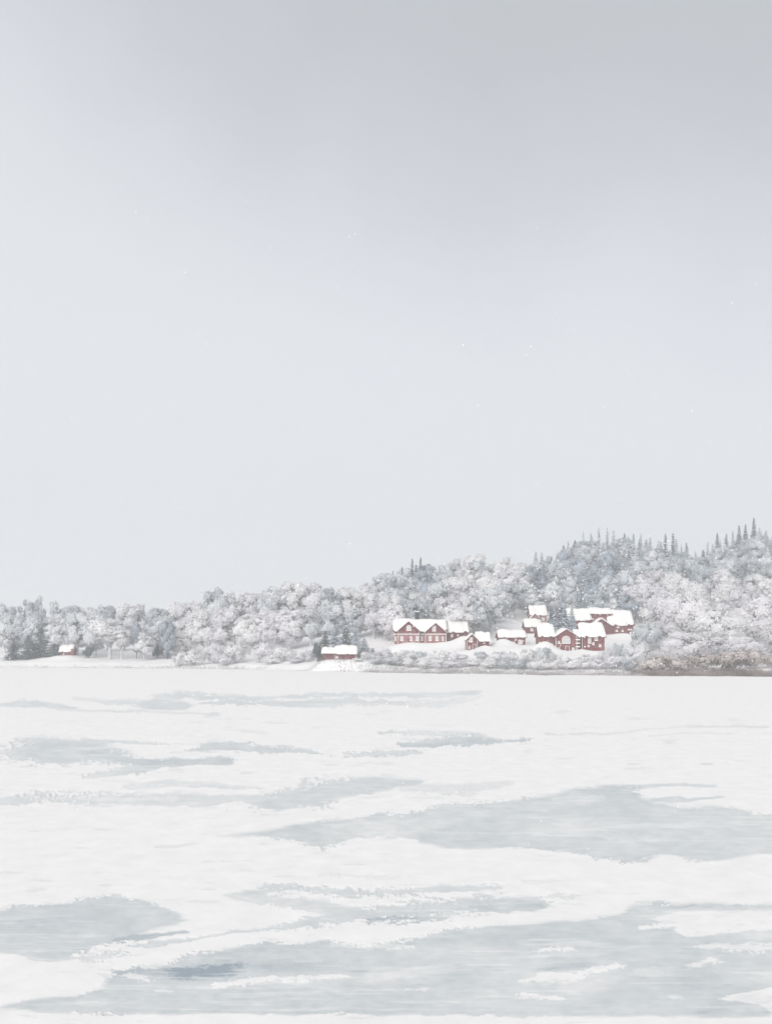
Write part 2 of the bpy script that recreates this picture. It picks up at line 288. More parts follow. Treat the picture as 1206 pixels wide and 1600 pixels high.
# ragged outlines of the drifts (noise in the two directions of the ground, finer near the bank we stand on)
wx = 9*fbm(PX/60, PY/22, 21, 4); wy = 5.5*fbm(PX/46, PY/15, 31, 4)
fine = np.tanh(2.2*fbm(PX/17, PY/3.6, 41, 4)); fine2 = np.tanh(3*fbm(PX/4.5, PY/2.0, 45, 3)); gran = fbm(PX/16, PY/5.5, 51, 4)
rough = sstep(-.25, .3, fbm(PX/90+7, PY/24, 111, 3))
def seg_field(PX, PY, pts, rag):

    best = np.full(PX.shape, 9.0)
    for (x0, y0, h0), (x1, y1, h1) in zip(pts[:-1], pts[1:]):
        dx, dy = x1-x0, y1-y0; t = np.clip(((PX-x0)*dx+(PY-y0)*dy*4)/(dx*dx+4*dy*dy+1e-6), 0, 1)
        h = h0+(h1-h0)*t; d = np.sqrt(((PX-(x0+t*dx))*.3)**2+(PY-(y0+t*dy))**2)
        best = np.minimum(best, (d-h)/np.maximum(1.2, .5*h+1))
    return best
def poly_sd(PX, PY, pts):
    d = np.full(PX.shape, 1e9); ins = np.zeros(PX.shape, bool); n = len(pts)
    for i in range(n):
        x0, y0 = pts[i]; x1, y1 = pts[(i+1) % n]; dx, dy = (x1-x0)*.35, y1-y0
        t = np.clip(((PX-x0)*.35*dx+(PY-y0)*dy)/(dx*dx+dy*dy+1e-9), 0, 1)
        d = np.minimum(d, ((PX-x0)*.35-t*dx)**2+(PY-y0-t*dy)**2)
        c = ((y0 > PY) != (y1 > PY)) & (PX < (x1-x0)*(PY-y0)/((y1-y0) if y1 != y0 else 1e-9)+x0); ins ^= c
    d = np.sqrt(d); return np.where(ins, -d, d)
QX, QY = PX+wx, PY+wy*.6
def soften(d, s, w=.45): return s*(1-sstep(-w, w, d))
ice = np.zeros(PX.shape); rim = np.zeros(PX.shape)
for s, pts in polys:
    d = poly_sd(QX, QY, pts)/3.2+(.35+.65*rough)*fine+.8*fine2*rough; ice = np.maximum(ice, soften(d, s, .35+1.0*(1-rough))); rim = np.maximum(rim, s*np.exp(-((d+.9)/.9)**2))
for s, rg, pts in strokes:
    d = seg_field(QX, QY, pts, rg)+min(rg, 1.6)*((.3+.4*rough)*fine+.55*fine2*rough+.3*gran); ice = np.maximum(ice, soften(d, s, .5)); rim = np.maximum(rim, s*.6*np.exp(-((d+.7)/.6)**2))
cov = sstep(.05, .3, ice)
for s, rg, pts in darks:
    d = seg_field(QX, QY, pts, rg)*.8+rg*(.42*fine+.22*fine2+.2*gran); ice = ice+cov*soften(d, s, .9)
for s, pts in neg:
    d = poly_sd(QX, QY, pts)/3.2+(.35+.65*rough)*fine+.8*fine2*rough; ice = ice*(1-soften(d, 1))
for s, rg, pts in gaps:
    d = seg_field(QX, QY, pts, rg)+rg*(.45*fine+.35*fine2); ice = ice*(1-soften(d, s, .5))
streak = fbm(PX/130, PY/4.2, 121, 4); ice = .95*ice*(1-.5*sstep(.10, .5, streak))*(1-.38*sstep(.0, .55, fbm(PX/150+3, PY/34+5, 141, 4))); ice = ice+cov*(rim*.16)+cov*(.10*streak+.13*gran+.06*fine+.14*fbm(PX/120, PY/45, 61, 3)); ice = np.clip(ice, 0, 1)
# a few faint scuffs of bare ice elsewhere
sc = fbm(PX/55, PY/6.5, 71, 5); ice = np.maximum(ice, .16*sstep(.34, .62, sc)*(PY > 1110))
amp = np.clip(LY/60, .35, 1.4)
snowcov = 1-sstep(.04, .35, ice)
LZ = .02+.04*snowcov*amp+.05*amp*fbm(LX/3.5, LY/7, 81, 4)*snowcov+.012*fbm(LX/.7, LY/1.1, 91, 3)
LZ = np.where(LY > 205, np.minimum(LZ, .12), LZ)
m, t, b, N, L = new_mat('lake_snow_and_ice')
at = N('ShaderNodeAttribute'); at.attribute_name = 'ice'
rp = N('ShaderNodeValToRGB'); e = rp.color_ramp.elements
e[0].position = 0; e[0].color = (.865, .848, .84, 1); e[1].position = 1; e[1].color = (.33, .385, .43, 1)
for p, c in ((.12, (.785, .782, .78)), (.5, (.63, .655, .66)), (.75, (.52, .56, .58))):
    q = e.new(p); q.color = (*c, 1)
L(at.outputs['Fac'], rp.inputs[0])
tcn = N('ShaderNodeTexCoord'); nn = N('ShaderNodeTexNoise'); nn.inputs['Scale'].default_value = .9; nn.inputs['Detail'].default_value = 9; nn.inputs['Roughness'].default_value = .65
L(tcn.outputs['Object'], nn.inputs['Vector'])
mr = N('ShaderNodeMapRange'); mr.inputs[1].default_value = .3; mr.inputs[2].default_value = .7; mr.inputs[3].default_value = .95; mr.inputs[4].default_value = 1.04; L(nn.outputs['Fac'], mr.inputs[0])
vm = N('ShaderNodeVectorMath'); vm.operation = 'SCALE'; L(rp.outputs[0], vm.inputs[0]); L(mr.outputs[0], vm.inputs['Scale']); L(vm.outputs[0], b.inputs['Base Color'])
rr = N('ShaderNodeMapRange'); rr.inputs[1].default_value = .2; rr.inputs[2].default_value = .8; rr.inputs[3].default_value = .8; rr.inputs[4].default_value = .5; L(at.outputs['Fac'], rr.inputs[0]); L(rr.outputs[0], b.inputs['Roughness'])
b.inputs['Specular IOR Level'].default_value = .15
bp = N('ShaderNodeBump'); bp.inputs['Strength'].default_value = .3; bp.inputs['Distance'].default_value = .06; L(nn.outputs['Fac'], bp.inputs['Height']); L(bp.outputs[0], b.inputs['Normal'])
tag(grid_mesh('frozen_lake', LX, LY, LZ, m, {'ice': ice}), kind='structure')

# ------------------------------------------------------------------ houses
def roof_snow(x0, x1, y0, y1, ze, zr, axis, t=.5, ov=.45, seed=0):
    """closed snow blanket over a gable roof; its underside lies on the roof boards"""
    if axis == 'x': a0, a1, b0, b1 = x0-ov, x1+ov, y0-ov, y1+ov
    else: a0, a1, b0, b1 = y0-ov, y1+ov, x0-ov, x1+ov
    na, nb = 22, 19; half = (b1-b0)/2; mid = (b0+b1)/2; slope = (zr-ze)/(half-ov); v = []
    rs = np.random.default_rng(seed); ph = rs.random(4)*6
    for layer in (0, 1):
        for i in range(na):
            ea = i/(na-1)*2-1; A_ = (a0+a1)/2+ea*(a1-a0)/2*(1 if layer == 0 else 1.0+.02*math.sin(i))
            for j in range(nb):
                p = j/(nb-1)*2-1; q = abs(p)
                z = zr-q*half*slope+.02
                if layer:
                    rnd = max(0, 1-q**5)**.5*max(0, 1-abs(ea)**10)**.5
                    z += t*(rnd*(1+(.22*math.sin(3*ea+ph[0])+.14*math.sin(7*ea+4*p+ph[1])+.05*math.sin(15*ea+ph[2]+6*p))*min(1, .55/t)))+.03-(.25*t*math.exp(-(q/.12)**2))
                B_ = mid+p*half*(1+((.05*math.sin(6*ea+ph[3])+.035*math.sin(13*ea+ph[1])-.05*abs(ea)**3)*min(1, (q-.7)/.3) if q > .7 else 0))
                v.append((A_, B_, z) if axis == 'x' else (B_, A_, z))
    f = []; n1 = na*nb
    for i in range(na-1):
        for j in range(nb-1):
            a = i*nb+j; q = (a, a+1, a+nb+1, a+nb); f.append(q); f.append(tuple(k+n1 for k in q[::-1]))
    ring = [j for j in range(nb)]+[i*nb+nb-1 for i in range(1, na)]+[(na-1)*nb+j for j in range(nb-2, -1, -1)]+[i*nb for i in range(na-2, 0, -1)]
    for k in range(len(ring)):
        a, c = ring[k], ring[(k+1) % len(ring)]; f.append((a, a+n1, c+n1, c))
    mb = MB(); mb.add(v, f); return mb
def prism(x0, x1, y0, y1, zb, ze, zr, axis):
    if axis == 'x':
        ym = (y0+y1)/2; v = [(x0,y0,zb),(x0,y1,zb),(x0,y1,ze),(x0,ym,zr),(x0,y0,ze),(x1,y0,zb),(x1,y1,zb),(x1,y1,ze),(x1,ym,zr),(x1,y0,ze)]
    else:
        xm = (x0+x1)/2; v = [(x1,y0,zb),(x0,y0,zb),(x0,y0,ze),(xm,y0,zr),(x1,y0,ze),(x1,y1,zb),(x0,y1,zb),(x0,y1,ze),(xm,y1,zr),(x1,y1,ze)]
    return MB().add(v, [(4,3,2,1,0),(5,6,7,8,9),(0,1,6,5),(1,2,7,6),(2,3,8,7),(3,4,9,8),(4,0,5,9)])
def roof_boards(x0, x1, y0, y1, ze, zr, axis, ov=.42, th=.12):
    mb = MB()
    if axis == 'x': h = (y1-y0)/2; m_ = (y0+y1)/2
    else: h = (x1-x0)/2; m_ = (x0+x1)/2
    sl = (zr-ze)/h; H = h+ov
    for s in (-1, 1):
        pr = [(0, zr), (s*H, zr-sl*H), (s*H, zr-sl*H-th), (0, zr-th)]
        if axis == 'x': v = [(x, m_+b_, z) for x in (x0-ov, x1+ov) for b_, z in pr]
        else: v = [(m_+b_, y, z) for y in (y0-ov, y1+ov) for b_, z in pr]
        mb.add(v, [(0,1,2,3),(7,6,5,4),(0,4,5,1),(1,5,6,2),(2,6,7,3),(3,7,4,0)])
    return mb
hid = [0]
class House:
    def __init__(s, name, label, xpx, ybase, Y, cat='house', group='red houses of the village'):
        s.k = Y/F; s.x0 = xpx; s.yb = ybase; s.Y = Y
        s.e = tag(empty(name, ((xpx-603)/F*Y, Y, CAM_H-(ybase-HOR)/F*Y)), label, cat, group)
    def X(s, x): return (x-s.x0)*s.k
    def Z(s, y): return (s.yb-y)*s.k
    def section(s, x0, x1, base, eave, ridge, axis, front, depth, mat, snow=.5, roofpart='roof', corners=True, trim=True):
        hid[0] += 1
        a = (s.X(x0), s.X(x1), front, front+depth)
        zb, ze, zr = s.Z(base)-2.2, s.Z(eave), s.Z(ridge)-snow*.7
        w = prism(a[0], a[1], a[2], a[3], zb, ze, max(zr, ze+.3), axis).build('wall', mat, s.e)
        r = roof_boards(*a, ze+.05, max(zr, ze+.3)+.05, axis).build(roofpart, M_darkred, s.e)
        rs = roof_snow(*a, ze+.05, max(zr, ze+.3)+.05, axis, snow, seed=hid[0]).build('snow_blanket', M_roofsnow, r, smooth=True)
        if corners:
            for cx in (a[0], a[1]):
                MB().box(cx-.07, cx+.07, front-.04, front+.1, s.Z(base)-1, ze-.08).build('corner_board', M_white, s.e)
        if axis == 'y' and trim:
            xm = (a[0]+a[1])/2; zt = max(zr, ze+.3); mb = MB()
            for sg in (-1, 1):
                x_ = xm+sg*((a[1]-a[0])/2+.3); zl = ze-(zt-ze)/((a[1]-a[0])/2)*.3
                f0 = front-.47; v = [(xm, f0, zt-.02), (x_, f0, zl-.02), (x_, f0, zl-.26), (xm, f0, zt-.26), (xm, f0+.06, zt-.02), (x_, f0+.06, zl-.02), (x_, f0+.06, zl-.26), (xm, f0+.06, zt-.26)]
                q = [(0,1,2,3),(7,6,5,4),(0,4,5,1),(1,5,6,2),(2,6,7,3),(3,7,4,0)]
                mb.add(v, q)
            mb.build('bargeboard', M_darkred, s.e)
        return w
    def window(s, x, y, w, h, front, arch=False, glass=None, rows=2):
        cx, cz, W2, H2 = s.X(x), s.Z(y), w*s.k/2, h*s.k/2
        f = MB(); b_ = min(.14, W2*.3)
        f.box(cx-W2, cx-W2+b_, front-.07, front+.02, cz-H2, cz+H2); f.box(cx+W2-b_, cx+W2, front-.07, front+.02, cz-H2, cz+H2)
        f.box(cx-W2+b_, cx+W2-b_, front-.068, front+.02, cz+H2-b_, cz+H2-.002); f.box(cx-W2+b_, cx+W2-b_, front-.068, front+.02, cz-H2+.002, cz-H2+b_)
        f.box(cx-.035, cx+.035, front-.055, front+.015, cz-H2+b_, cz+H2-b_)
        for r_ in range(1, rows):
            z = cz-H2+2*H2*r_/rows; f.box(cx-W2+b_, cx+W2-b_, front-.05, front+.012, z-.03, z+.03)
        if arch:
            n = 10; v = []; q = []
            for yy in (front-.075, front+.02):
                for k in range(n+1):
                    t_ = math.pi*k/n
                    for rr_ in (W2, W2-b_*1.3): v.append((cx+rr_*math.cos(t_), yy, cz+H2+rr_*.8*math.sin(t_)))
            o_ = 2*(n+1)
            for k in range(n):
                a_ = 2*k; q += [(a_, a_+2, a_+3, a_+1), (o_+a_+1, o_+a_+3, o_+a_+2, o_+a_), (a_, o_+a_, o_+a_+2, a_+2), (a_+1, a_+3, o_+a_+3, o_+a_+1)]
            f.add(v, q)
            for t_ in (.5, math.pi/2, math.pi-.5):
                f.add([(cx-.03, front-.05, cz+H2), (cx+.03, front-.05, cz+H2), (cx+.03+(W2-b_)*math.cos(t_), front-.05, cz+H2+(W2-b_)*.8*math.sin(t_)), (cx-.03+(W2-b_)*math.cos(t_), front-.05, cz+H2+(W2-b_)*.8*math.sin(t_)),
                       (cx-.03, front+.01, cz+H2), (cx+.03, front+.01, cz+H2), (cx+.03+(W2-b_)*math.cos(t_), front+.01, cz+H2+(W2-b_)*.8*math.sin(t_)), (cx-.03+(W2-b_)*math.cos(t_), front+.01, cz+H2+(W2-b_)*.8*math.sin(t_))],
                      [(0,1,2,3),(7,6,5,4),(0,4,5,1),(1,5,6,2),(2,6,7,3),(3,7,4,0)])
        wn = f.build('window', M_white, s.e)
        p = MB().box(cx-W2+.03, cx+W2-.03, front-.03, front+.01, cz-H2+.03, cz+H2-.03)
        if arch:
            v = [(cx, front-.03, cz+H2)]+[(cx+(W2-.05)*math.cos(math.pi*k/10), front-.03, cz+H2+(W2-.05)*.8*math.sin(math.pi*k/10)) for k in range(11)]
            p.add(v, [(0, k, k+1) for k in range(1, 11)])
        p.build('pane', glass or M_glass, wn)
        sn = MB().box(cx-W2-.06, cx+W2+.06, front-.2, front-.02, cz-H2-.1, cz-H2+.1).build('sill_snow', M_roofsnow, wn, bevel=.05)
        return wn
    def door(s, x, base, w, h, front, mat):
        cx, z0, W2, H = s.X(x), s.Z(base), w*s.k/2, h*s.k
        d = MB().box(cx-W2, cx+W2, front-.05, front+.02, z0, z0+H).box(cx-W2+.12, cx+W2-.12, front-.07, front-.052, z0+.2, z0+H*.5).box(cx-W2+.12, cx+W2-.12, front-.07, front-.052, z0+H*.58, z0+H-.15).build('door', mat, s.e)
        MB().box(cx-W2-.12, cx-W2, front-.08, front+.02, z0, z0+H+.12).box(cx+W2, cx+W2+.12, front-.08, front+.02, z0, z0+H+.12).box(cx-W2, cx+W2, front-.08, front+.02, z0+H, z0+H+.12).build('door_frame', M_white, d)
        MB().box(cx+W2-.2, cx+W2-.12, front-.12, front-.07, z0+.9, z0+1.0).build('door_handle', M_black, d)
    def chimney(s, x, top, bottom, w, yc, mat=M_black, cap=True):
        cx, W2 = s.X(x), w*s.k/2
        c = MB().box(cx-W2, cx+W2, yc-W2, yc+W2, s.Z(bottom)-.6, s.Z(top)-.001).box(cx-W2-.08, cx+W2+.08, yc-W2-.08, yc+W2+.08, s.Z(top), s.Z(top)+.14).build('chimney', mat, s.e)
        if cap: MB().box(cx-W2-.05, cx+W2+.05, yc-W2-.05, yc+W2+.05, s.Z(top)+.14, s.Z(top)+.45).build('chimney_snow', M_roofsnow, c, bevel=.14)

# the manor
A_ = House('manor_house', 'large red manor with two front gables, a snow ledge between storeys and a black chimney', 655, 1006, 280)
A_.section(616, 697, 1006, 985.5, 967, 'x', 0, 9, M_redfrost)
A_.section(697.6, 731, 1001, 987, 967.5, 'x', 1.6, 8.6, M_darkred, .6, corners=False)
A_.section(622, 654, 1006, 985, 970, 'y', -1.5, 5.5, M_red, .35)
A_.section(664, 696, 1006, 987.5, 972.5, 'y', -1.5, 5.5, M_red, .35)
for a0, a1, f in ((614.5, 621.5, 0), (654.7, 663.3, 0)):
    MB().box(A_.X(a0), A_.X(a1), f-.35, f+.02, A_.Z(991.6), A_.Z(990.2)).build('snow_ledge', M_roofsnow, A_.e, bevel=.05)
    MB().box(A_.X(a0)+.05, A_.X(a1)-.05, f-.025, f+.01, A_.Z(990.1), A_.Z(986.3)).build('upper_boards', M_red, A_.e)
for a0, a1 in ((621.5, 654.5), (663.5, 696.5)):
    MB().box(A_.X(a0), A_.X(a1), -1.85, -1.48, A_.Z(991.6), A_.Z(990.2)).build('snow_ledge', M_roofsnow, A_.e, bevel=.05)
    MB().box(A_.X(a0)+.12, A_.X(a1)-.12, -1.53, -1.49, A_.Z(1008), A_.Z(991.7)).build('lower_boards', M_redfrost, A_.e)
for x, w in ((627.5, 4.4), (642, 4.0), (653-1.5, 4.4), (671.5, 4.8), (682, 4.8)): A_.window(x, 997.5, w, 7.2, -1.54)
A_.window(618.3, 997.5, 3, 6.5, 0); A_.window(659, 997.5, 3.6, 6.5, 0); A_.window(691, 997.5, 3, 6.5, -1.54)
A_.window(638.5, 982.5, 7.5, 5.5, -1.5, arch=True, glass=M_glass); A_.window(677.5, 983, 6, 6.5, -1.5, arch=True)
A_.window(706.5, 993, 3.4, 4.6, 1.6); A_.window(716, 992, 2.6, 3.4, 1.6, glass=M_darkglass); A_.chimney(652.5, 956.5, 967.5, 7.0, 5.0)
# small gabled cottage
B_ = House('gabled_cottage', 'small red cottage with a narrow tall gable and one bright window beside the manor', 738, 1018, 267)
B_.section(729, 745.5, 1018, 999, 989.5, 'y', 0, 5, M_red, .35)
B_.section(746, 765, 1008, 1001, 987.5, 'x', 1.5, 5, M_red, .55, corners=False)
B_.window(735.5, 999.5, 5.4, 7.5, 0); B_.window(757, 1004, 3, 3, 1.5); B_.door(740.5, 1016, 4, 9, 0, M_darkred); B_.window(733, 1011, 3, 4, 0, glass=M_darkglass)
# long low shed
C_ = House('long_shed', 'low long red shed half sunk in a snowdrift with small windows at its right end', 800, 1010, 275)
C_.section(780, 821, 1010, 995.5, 984, 'x', 0, 7, M_red, .75)
C_.window(812.5, 1003, 6.5, 6.5, 0, rows=3); C_.window(802.5, 1004.5, 4, 4, 0); C_.window(796, 1002.5, 2.6, 2.6, 0); C_.window(805.5, 999, 2.6, 2.6, 0)
# small houses on the slope
D_ = House('slope_cottage', 'small red cottage with two small windows just below the highest cottage', 832, 991, 299)
D_.section(821, 845, 991, 979, 967, 'x', 0, 6, M_red, .7, corners=False); D_.window(830.5, 983.5, 4.6, 4.8, 0); D_.window(837, 984, 2.6, 2.8, 0)
E_ = House('upper_cottage', 'highest small cottage on the slope with faded red boards and a large snow-covered roof', 841, 973, 333)
E_.section(829, 853.5, 973, 960.5, 945.5, 'x', 0, 7, M_redfrost, .8, corners=False); E_.window(848, 967, 4.6, 4.6, 0); E_.window(840, 967.5, 3, 3, 0, glass=M_darkglass)
E_.section(829, 840, 973, 965, 958, 'y', -1.2, 3, M_redfrost, .4, corners=False)
# central house
F_ = House('front_gable_house', 'brownish red house with one wide gable, an arched white window and two side wings', 884, 1018, 260)
F_.section(868, 901, 1018, 994, 981.5, 'y', 0, 8, M_redbrown, .45)
F_.section(845, 867.4, 1006, 993.5, 974, 'x', 2.4, 7, M_redbrown, .75, corners=False)
F_.section(910.5, 946, 1016, 994, 972.5, 'x', 1.2, 8.5, M_red, .75)
F_.section(901.8, 908.6, 1017, 994.5, 983, 'x', 1.6, 6, M_red, .5, corners=False)
for yy in (995, 999.5, 1005, 1010.5):
    MB().box(F_.X(898.5), F_.X(905.5), -.35, -.08, F_.Z(yy+.9), F_.Z(yy-.9)).build('snowy_shelf', M_roofsnow, F_.e, bevel=.05)
F_.window(884, 1002, 13, 6.5, 0, arch=True, rows=1); F_.window(873, 1003.5, 3.2, 4.2, 0); F_.window(895, 1014, 4, 4.5, 0); F_.window(873, 1013, 3, 4, 0, glass=M_darkglass)
F_.window(922, 1000.5, 5.2, 9, 1.2); F_.window(932.5, 998.5, 5.5, 4.8, 1.2); F_.window(928, 1005.5, 3.6, 4, 1.2); F_.window(920.5, 1009, 3.4, 3.4, 1.2); F_.window(938.5, 1008.5, 4, 4.4, 1.2)
F_.door(886, 1018, 5, 8, 0, M_darkred)
# big barn behind
G_ = House('long_barn', 'large dark red barn with a broad snowy roof behind the house with the wide gable', 940, 993, 303)
G_.section(889, 924, 976, 968.5, 950, 'x', 1, 8.5, M_red, .8, corners=False)
G_.section(925.5, 957, 968, 958.5, 949, 'x', 2.2, 7, M_red, .7, corners=False)
G_.section(924, 951, 992, 976.5, 965.5, 'y', -1.4, 5, M_darkred, .45, corners=False)
G_.section(951.6, 989, 992, 976, 953, 'x', 0, 9, M_red, .75, corners=False)
G_.window(965, 979, 4.4, 4, 0); G_.window(963, 985.5, 4, 3, 0); G_.window(972, 985.5, 3.2, 3, 0); G_.window(983.5, 983.5, 7, 2, 0, rows=1)
G_.door(938, 992, 7, 10, -1.4, M_red)
# boathouse by the shore
H_ = House('boathouse', 'low red boathouse with rounded snow roof and small grey dormer by the shore', 530, 1033, 262, group='red sheds by the shore')
H_.section(504, 523, 1030, 1020.5, 1012, 'x', .5, 5, M_darkred, .7, corners=False)
H_.section(523.6, 556, 1032, 1021.3, 1009, 'x', 0, 6, M_red, .8)
for a0, a1, b0, b1, mt in ((529.5, 552.5, 1031.5, 1023.6, M_darkred),):
    d = MB().box(H_.X(a0), H_.X(a1), -.06, .01, H_.Z(b0), H_.Z(b1)).build('door', mt, H_.e)
    MB().box(H_.X(541), H_.X(541)+.08, -.1, -.062, H_.Z(b0), H_.Z(b1)).build('door_post', M_redfrost, d)
H_.window(526.5, 1026.5, 3, 3.4, 0)
MB().box(H_.X(517), H_.X(533), 1.1, 1.9, H_.Z(1019.5), H_.Z(1016.5)).build('dormer', M_grey, H_.e)
# hut far left
I_ = House('small_hut', 'tiny orange red hut with a snow-heaped roof beside the dark evergreens far along the shore', 104, 1025, 314, group='red sheds by the shore')
I_.section(94, 113, 1025, 1017.5, 1006.5, 'x', 0, 4.5, M_redbrown, .8, corners=False); I_.chimney(113.5, 1014.8, 1024, 3, -.1, M_redbrown)
I_.window(100, 1021, 2.4, 2.6, 0, glass=M_darkglass)

# ------------------------------------------------------------------ trees
def leaf_mesh(name, pos, outv, size, frost, elong=None, soft=.75, flat=None, core=None):
    n = len(pos); rs = rng
    rnd = rs.normal(size=(n, 3)); nrm = outv*1.0+rnd*.42; nrm /= np.linalg.norm(nrm, axis=1, keepdims=True)
    if flat is not None: nrm = nrm*(1-flat)+np.array([0, 0, 1])*flat; nrm /= np.linalg.norm(nrm, axis=1, keepdims=True)
    a = np.cross(nrm, rs.normal(size=(n, 3))); a /= np.linalg.norm(a, axis=1, keepdims=True)+1e-9; b_ = np.cross(nrm, a)
    el = elong if elong is not None else np.ones(n); s = size[:, None]
    k = np.array([[-1, 0], [0, -.75], [1, 0.1], [.1, .75]])
    V = np.stack([pos+(a*kx*el[:, None]+b_*ky)*s*(0.8+.4*rs.random((n, 1))) for kx, ky in k], 1).reshape(-1, 3)
    cn = outv*soft+nrm*(1-soft); cn = np.repeat(cn, 4, 0); fr4 = np.repeat(frost, 4)
    if core: V = np.concatenate([V, core[0]]); cn = np.concatenate([cn, core[1]]); fr4 = np.concatenate([fr4, core[2]]); n = len(V)//4
    m = bpy.data.meshes.new(name); m.vertices.add(4*n); m.vertices.foreach_set('co', V.ravel().astype(np.float32))
    m.loops.add(4*n); m.loops.foreach_set('vertex_index', np.arange(4*n, dtype=np.int32)); m.polygons.add(n)
    m.polygons.foreach_set('loop_start', (np.arange(n)*4).astype(np.int32)); m.update(calc_edges=True); m.shade_smooth()
    t = m.attributes.new('frost', 'FLOAT', 'POINT'); t.data.foreach_set('value', fr4.astype(np.float32))
    cn /= np.linalg.norm(cn, axis=1, keepdims=True)
    m.normals_split_custom_set_from_vertices(cn.tolist())
    return m
def cube_sphere(k=5):
    g = np.linspace(-1, 1, k+1); Q = []
    for ax in range(3):
        for sg in (-1, 1):
            for i in range(k):
                for j in range(k):
                    q = []
                    for a, b_ in ((i, j), (i+1, j), (i+1, j+1), (i, j+1)):
                        p = np.zeros(3); p[ax] = sg; p[(ax+1) % 3] = math.tan(g[a]*math.pi/4); p[(ax+2) % 3] = math.tan(g[b_]*math.pi/4); q.append(p/np.linalg.norm(p))
                    Q.append(q if sg > 0 else q[::-1])
    return np.array(Q).reshape(-1, 3)
CS = cube_sphere()
def lobe_bump(d, fr): return 1+.22*np.sin(d[:, 0]*5+fr*9)*np.sin(d[:, 1]*6+fr*5)+.12*np.sin(d[:, 2]*11+fr*20)
def broad_tree(seed, H=14., Wd=9., trunk_h=.22, nlobe=26, nleaf=5200, leaf=.25, round_=1.0, weep=0, core=.80):
    """unit-ish deciduous tree in hoarfrost: returns crown mesh and trunk-with-limbs mesh"""
    rs = np.random.default_rng(seed); zc = H*(trunk_h+(1-trunk_h)/2); rz_ = H*(1-trunk_h)/2; lob = []
    tries = 0
    while len(lob) < nlobe and tries < 4000:
        tries += 1
        d = rs.normal(size=3); d /= np.linalg.norm(d); r = rs.random()**.4*.8
        c = np.array([d[0]*Wd/2*r, d[1]*Wd/2*r, zc+d[2]*rz_*r*(1 if d[2] > 0 else .85)]); lr = Wd*(.06+.14*rs.random()**1.3)*round_
        if all(np.linalg.norm(c-l[0]) > .55*lr for l in lob): lob.append((c, lr, rs.random()))
    P, O, Z_, FR, EL = [], [], [], [], []; CV, CN, CF = [], [], []
    cc = np.array([0, 0, zc])
    for c, lr, fr in lob:
        n = int(1.7*nleaf/len(lob)*(lr/(Wd*.155))**2)
        d = rs.normal(size=(n, 3)); d /= np.linalg.norm(d, axis=1, keepdims=True)
        bump_ = lobe_bump(d, fr)
        r = lr*bump_*(1-.25*rs.random(n)**2); stray = rs.random(n) < .22; r = np.where(stray, r*(1+.5*rs.random(n)), r)
        p = c+d*r[:, None]*np.array([1, 1, .85])
        if weep: p[:, 2] -= weep*(rs.random(n)**2)*np.clip(np.linalg.norm(p[:, :2], axis=1)/(Wd/2), 0, 1)
        o = d*.38+(p-cc)/np.linalg.norm(p-cc, axis=1, keepdims=True)*.75; o[:, 2] += .15; o /= np.linalg.norm(o, axis=1, keepdims=True)
        if core:
            pc = c+CS*(lr*core*lobe_bump(CS, fr)*(1+.06*np.sin(CS[:, 0]*17+CS[:, 1]*13+CS[:, 2]*15)))[:, None]*np.array([1, 1, .85]); oc = CS*.4+(pc-cc)/(np.linalg.norm(pc-cc, axis=1, keepdims=True)+1e-6)*.75
            CV.append(pc); CN.append(oc); CF.append(np.clip(.17+.5*fr+.12*CS[:, 2]+0*CS[:, 0], 0, 1))
        P.append(p); O.append(o); Z_.append(leaf*1.12*(.5+.9*rs.random(n))*np.where(stray, .6, 1)); FR.append(np.clip(.22+.5*fr+.12*(rs.random(n)-.5)+.12*d[:, 2], 0, 1)); EL.append(np.where(stray, 2.2, 1+.7*rs.random(n)))
    P, O, Z_, FR, EL = map(np.concatenate, (P, O, Z_, FR, EL))
    crown = leaf_mesh('crown', P, O, Z_, FR, EL, soft=.88, core=(np.concatenate(CV), np.concatenate(CN), np.concatenate(CF)) if core else None)
    mb = MB(); tr = H*.020
    top = np.array([rs.normal()*.4, rs.normal()*.4, H*.8])
    mb.tube([(0, 0, -.6), (0, 0, 0), top*.3*np.array([.6, .6, 1]), top*.6, top], [tr*1.5, tr*1.25, tr, tr*.65, tr*.2], 7)
    for c, lr, fr in lob:
        h0 = min(max(H*.18, c[2]*.35+.1*H*rs.random()), H*.7); s0 = top*(h0/top[2]); mid = s0*.5+c*.5+np.array([0, 0, -.3*rs.random()+.2])
        mb.tube([s0, mid, c], [tr*.45, tr*.28, tr*.1], 4)
        for _ in range(6):
            d = rs.normal(size=3)+(c-cc)/np.linalg.norm(c-cc)*.9; d /= np.linalg.norm(d); d[2] = abs(d[2])*.8; mb.tube([c, c+d*lr*(.9+.6*rs.random())], [tr*.1, tr*.03], 3)
    return crown, mb.mesh('trunk', True)
